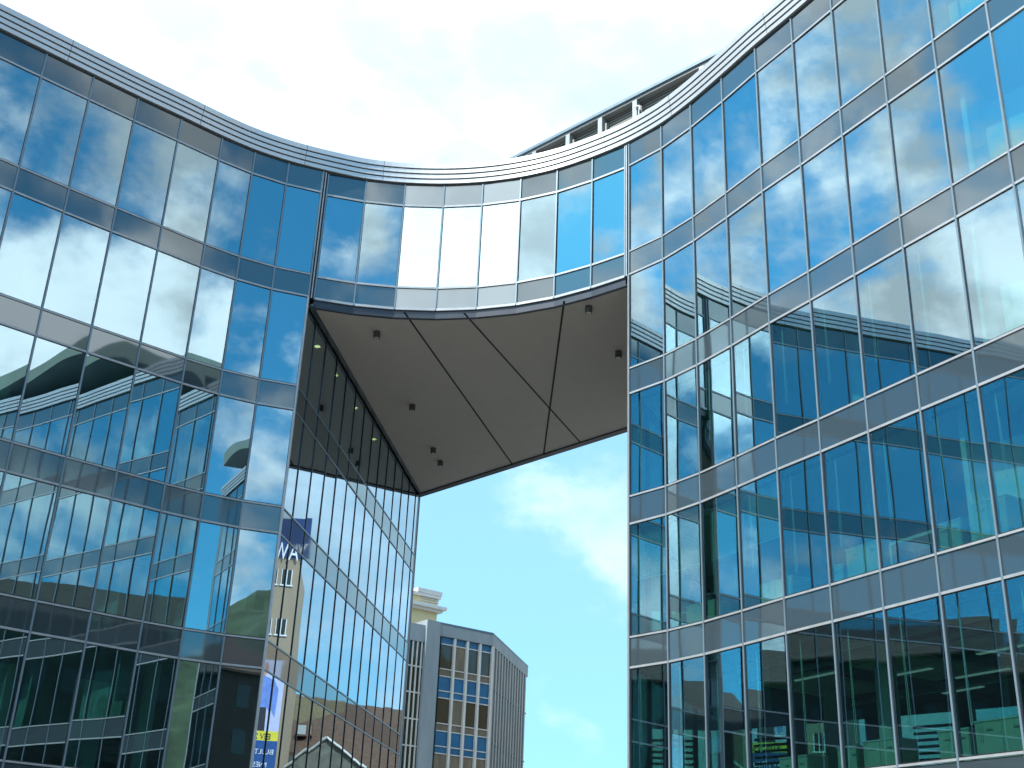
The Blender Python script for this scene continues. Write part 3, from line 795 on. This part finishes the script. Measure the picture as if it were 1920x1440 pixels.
mb = MB(); mb.box(V2(Vector((d0.x, d0.y))-tt_*.5+nn_*.7, d0.z), V2(tt_*1.0, 0), V2(-nn_*2, 0), (0, 0, .95), M['tile']); do = mb.build('dormer', HS)
mb = MB(); mb.box(V2(Vector((d0.x, d0.y))-tt_*.38+nn_*.73, d0.z+.12), V2(tt_*.76, 0), V2(-nn_*.05, 0), (0, 0, .68), M['zinc']); mb.build('window', do)
g0, g1, g2 = vp(528, 1440, 87), vp(614, 1383, 87), vp(685, 1440, 87)
mb = MB()
gn = V2((vm-Vector((g1.x, g1.y))).normalized(), 0)
lowl, lowr = Vector((g0.x, g0.y, 0)), Vector((g2.x, g2.y, 0))
mb.prism([p-gn*4 for p in (lowl, lowr, g2, g1, g0)], [lowl, lowr, g2, g1, g0], M['stone']); ga = mb.build('gable', HS)
mb = MB()
mb.tube(g0+gn*.1, g1+gn*.1, .1, M['zinc'], 8); mb.tube(g1+gn*.1, g2+gn*.1, .1, M['zinc'], 8); mb.build('verge', ga)

# ------------------------------------------------------------------ setting
mb = MB(); s = 2500
mb.poly([(-s, -s, 0), (s, -s, 0), (s, s, 0), (-s, s, 0)], M['ground']); prop(mb.build('ground', origin=(0, 0, 0)), kind='structure')
mb = MB(); mb.poly([(-60, 52, .004), (60, 52, .004), (60, 62, .004), (-60, 62, .004)], M['asphalt']); prop(mb.build('road'), kind='structure')
# the terrace of houses across the square behind the viewer (it shows only in the panes)
for i, (x0, wd, hgt, m) in enumerate(((-46, 19, 22, 'beige'), (-26.8, 16, 24, 'stone'), (-10.6, 22, 26, 'beige'), (11.6, 17, 23, 'stone'), (28.8, 21, 22, 'beige'))):
    lab = ('wide dark', 'narrow dark', 'tallest dark', 'lower dark', 'far dark')[i]+' town house across the square, mirrored low in the panes'
    o = thing('town_house', lab, 'house', (x0, -34, 0), 'town houses across the square')
    mb = MB(); mb.box((x0, -34, 0), (wd, 0, 0), (0, -12, 0), (0, 0, hgt-3), M['rendershade']); mb.build('wall', o)
    mb = MB(); a = [(x0-.3, -33.6, hgt-3), (x0+wd-.3+.4, -33.6, hgt-3), (x0+wd+.1, -40, hgt+1), (x0-.3, -40, hgt+1)]
    mb.prism([Vector(p)-Vector((0, 0, .2)) for p in a][::-1], [Vector(p) for p in a][::-1], M['tile']); mb.build('roof', o)
    for j in range(int(wd/2.8)):
        for k in range(6):
            if 3+k*3.6+1.9 < hgt-3.2:
                mb = MB(); mb.box((x0+1+j*2.8, -33.97, 2.6+k*3.6), (1.2, 0, 0), (0, -.08, 0), (0, 0, 1.9), M['darkglass']); mb.build('window', o)
# wooded hills behind the viewer
mb = MB(); na = 420
def hh(a): return 1.9*max(0., 62+28*math.sin(a*3.1+.6)+16*math.sin(a*7.3+1)+7*math.sin(a*17+2)+3*math.sin(a*41))
prev = None
for i in range(na+1):
    a = R(75+210*i/na); e = min(1, i/28, (na-i)/28); d = Vector((math.sin(a), math.cos(a)))
    rr_ = []
    for j in range(20):
        r_ = 420+j*22; s_ = math.sin(math.pi*min(1, j/15)/2)
        rr_.append(V2(d*r_, hh(a)*e*s_*(1+.04*math.sin(a*60+j*.9))+random.uniform(0, 3.5)*min(1, j) - (.5 if j == 0 else 0)))
    if prev:
        for j in range(19): mb.poly([prev[j], prev[j+1], rr_[j+1], rr_[j]], M['hill'])
    prev = rr_
prop(mb.build('hill', origin=(0, 0, 0), smooth=True), kind='structure')

# ------------------------------------------------------------------ sky, sun, camera
SUN_AZ = math.atan2(-.86, -.5); SUN_EL = R(50)
w = bpy.data.worlds.new('World'); C.world = w; w.use_nodes = True
nt = w.node_tree; nt.nodes.clear()
out = N(nt, 'ShaderNodeOutputWorld'); bg = N(nt, 'ShaderNodeBackground'); bg.inputs[1].default_value = .1
nt.links.new(bg.outputs[0], out.inputs[0])
sk = N(nt, 'ShaderNodeTexSky', sky_type='NISHITA'); sk.sun_disc = False; sk.sun_elevation = SUN_EL; sk.sun_rotation = SUN_AZ
sk.altitude = 200; sk.air_density = 1.0; sk.dust_density = .6; sk.ozone_density = 2.0
tc = N(nt, 'ShaderNodeTexCoord')
def mth(op, a, b=None, c=None, clamp=False):
    n = N(nt, 'ShaderNodeMath', operation=op); n.use_clamp = clamp
    for i, x in enumerate((a, b, c)):
        if x is None: continue
        if isinstance(x, (int, float)): n.inputs[i].default_value = x
        else: nt.links.new(x, n.inputs[i])
    return n.outputs[0]
sep = N(nt, 'ShaderNodeSeparateXYZ'); nt.links.new(tc.outputs['Generated'], sep.inputs[0])
zc = mth('MAXIMUM', sep.outputs[2], 0.0)
den = mth('ADD', zc, .28)
cmb = N(nt, 'ShaderNodeCombineXYZ')
nt.links.new(mth('DIVIDE', sep.outputs[0], den), cmb.inputs[0]); nt.links.new(mth('DIVIDE', sep.outputs[1], den), cmb.inputs[1])
cmb.inputs[2].default_value = 3.7
def noise(scale, detail, rough, dist=0, off=(0, 0, 0)):
    mp = N(nt, 'ShaderNodeMapping'); mp.inputs['Location'].default_value = off; mp.inputs['Scale'].default_value = (1, 1, 1.45)
    nt.links.new(tc.outputs['Generated'], mp.inputs[0])
    n = N(nt, 'ShaderNodeTexNoise'); n.inputs['Scale'].default_value = scale; n.inputs['Detail'].default_value = detail
    n.inputs['Roughness'].default_value = rough; n.inputs['Distortion'].default_value = dist
    nt.links.new(mp.outputs[0], n.inputs['Vector']); return n.outputs['Fac']
def sstep(x, a, b, lo=0., hi=1.):
    n = N(nt, 'ShaderNodeMapRange', interpolation_type='SMOOTHSTEP')
    nt.links.new(x, n.inputs[0])
    for i, v in enumerate((a, b, lo, hi)): n.inputs[1+i].default_value = v
    return n.outputs[0]
def lobe(azd, eld, inner, outer):
    """1 inside a cone of directions, fading to 0"""
    d = (math.sin(R(azd))*math.cos(R(eld)), math.cos(R(azd))*math.cos(R(eld)), math.sin(R(eld)))
    n = N(nt, 'ShaderNodeVectorMath', operation='DOT_PRODUCT'); nt.links.new(tc.outputs['Generated'], n.inputs[0]); n.inputs[1].default_value = d
    return sstep(n.outputs['Value'], math.cos(R(outer)), math.cos(R(inner)))
n1 = noise(4.6, 11, .56, .12)
n2 = noise(12.0, 8, .6, .1, (4, 2, 1))
base = mth('ADD', mth('MULTIPLY', n1, .72), mth('MULTIPLY', n2, .28))
LOBES = [(0, 52, 20, 30, .5), (2, 15, 8, 14, -.13), (7.5, 16.5, .5, 4, .17), (3.5, 10, .5, 3.2, .07), (163, 31, 4, 12, -.08), (192, 32, 3, 9, .17), (206, 32, 4, 11, .2), (224, 32, 4, 11, .2), (183, 17, 6, 13, -.02), (26, 22, 5, 14, .2), (25, 11, 2, 8, -.06), (115, 24, 3, 8, .07), (116, 36, 5, 9, -.02), (290, 34, 10, 35, .06)]
bias = None
for a_, e_, i_, o_, w_ in LOBES:
    x = mth('MULTIPLY', lobe(a_, e_, i_, o_), w_); bias = x if bias is None else mth('ADD', bias, x)
cov = sstep(mth('ADD', base, bias), .455, .59)
lum = sstep(noise(6.5, 9, .58, .1, (9, 5, 2)), .34, .66, 6.5, 15.0)
glow = mth('ADD', mth('MULTIPLY', lobe(0, 44, 10, 26), 2.2), mth('ADD', mth('MULTIPLY', lobe(206, 33, 8, 24), 13.0), mth('ADD', mth('MULTIPLY', lobe(115, 30, 12, 30), -1.5), mth('MULTIPLY', lobe(290, 33, 12, 30), -2.0))))
lum = mth('MAXIMUM', mth('ADD', lum, glow), 6.2)
cl = N(nt, 'ShaderNodeMix', data_type='RGBA', blend_type='MULTIPLY'); cl.inputs[0].default_value = 1
cl.inputs[6].default_value = (.93, .985, 1.03, 1)
cc = N(nt, 'ShaderNodeCombineColor'); [nt.links.new(lum, cc.inputs[i]) for i in range(3)]
nt.links.new(cc.outputs[0], cl.inputs[7])
tint = N(nt, 'ShaderNodeMix', data_type='RGBA', blend_type='MULTIPLY'); tint.inputs[0].default_value = 1
nt.links.new(sk.outputs[0], tint.inputs[6]); tint.inputs[7].default_value = (.52, 1.62, 1.78, 1)
mx = N(nt, 'ShaderNodeMix', data_type='RGBA')
nt.links.new(cov, mx.inputs[0]); nt.links.new(tint.outputs[2], mx.inputs[6]); nt.links.new(cl.outputs[2], mx.inputs[7])
hz = N(nt, 'ShaderNodeMix', data_type='RGBA'); nt.links.new(mth('MULTIPLY', lobe(0, 12, 12, 45), .78), hz.inputs[0])
nt.links.new(mx.outputs[2], hz.inputs[6]); hz.inputs[7].default_value = (3.0, 5.5, 7.4, 1)
nt.links.new(hz.outputs[2], bg.inputs[0])

sd = bpy.data.lights.new('sun', 'SUN'); sd.energy = 4.2; sd.angle = R(.53); sd.color = (1, .95, .87)
so = bpy.data.objects.new('sun', sd); COL.objects.link(so)
S = Vector((math.sin(SUN_AZ)*math.cos(SUN_EL), math.cos(SUN_AZ)*math.cos(SUN_EL), math.sin(SUN_EL)))
so.location = S*60; so.rotation_euler = (-S).to_track_quat('-Z', 'Y').to_euler()

cd = bpy.data.cameras.new('camera'); co = bpy.data.objects.new('camera', cd); COL.objects.link(co)
cd.sensor_width = 36; cd.lens = 36*FPX/1920; cd.clip_end = 6000; cd.clip_start = .1
mw = Matrix((cR, cU, -cF)).transposed().to_4x4(); mw.translation = Vector((0, 0, EYE)); co.matrix_world = mw
C.camera = co
C.view_settings.view_transform = 'Standard'; C.view_settings.look = 'None'; C.view_settings.exposure = .72; C.view_settings.gamma = 1
C.cycles.max_bounces = 12; C.cycles.glossy_bounces = 6; C.cycles.transparent_max_bounces = 24; C.cycles.diffuse_bounces = 3
C.cycles.caustics_reflective = False; C.cycles.caustics_refractive = False; C.cycles.sample_clamp_indirect = 6
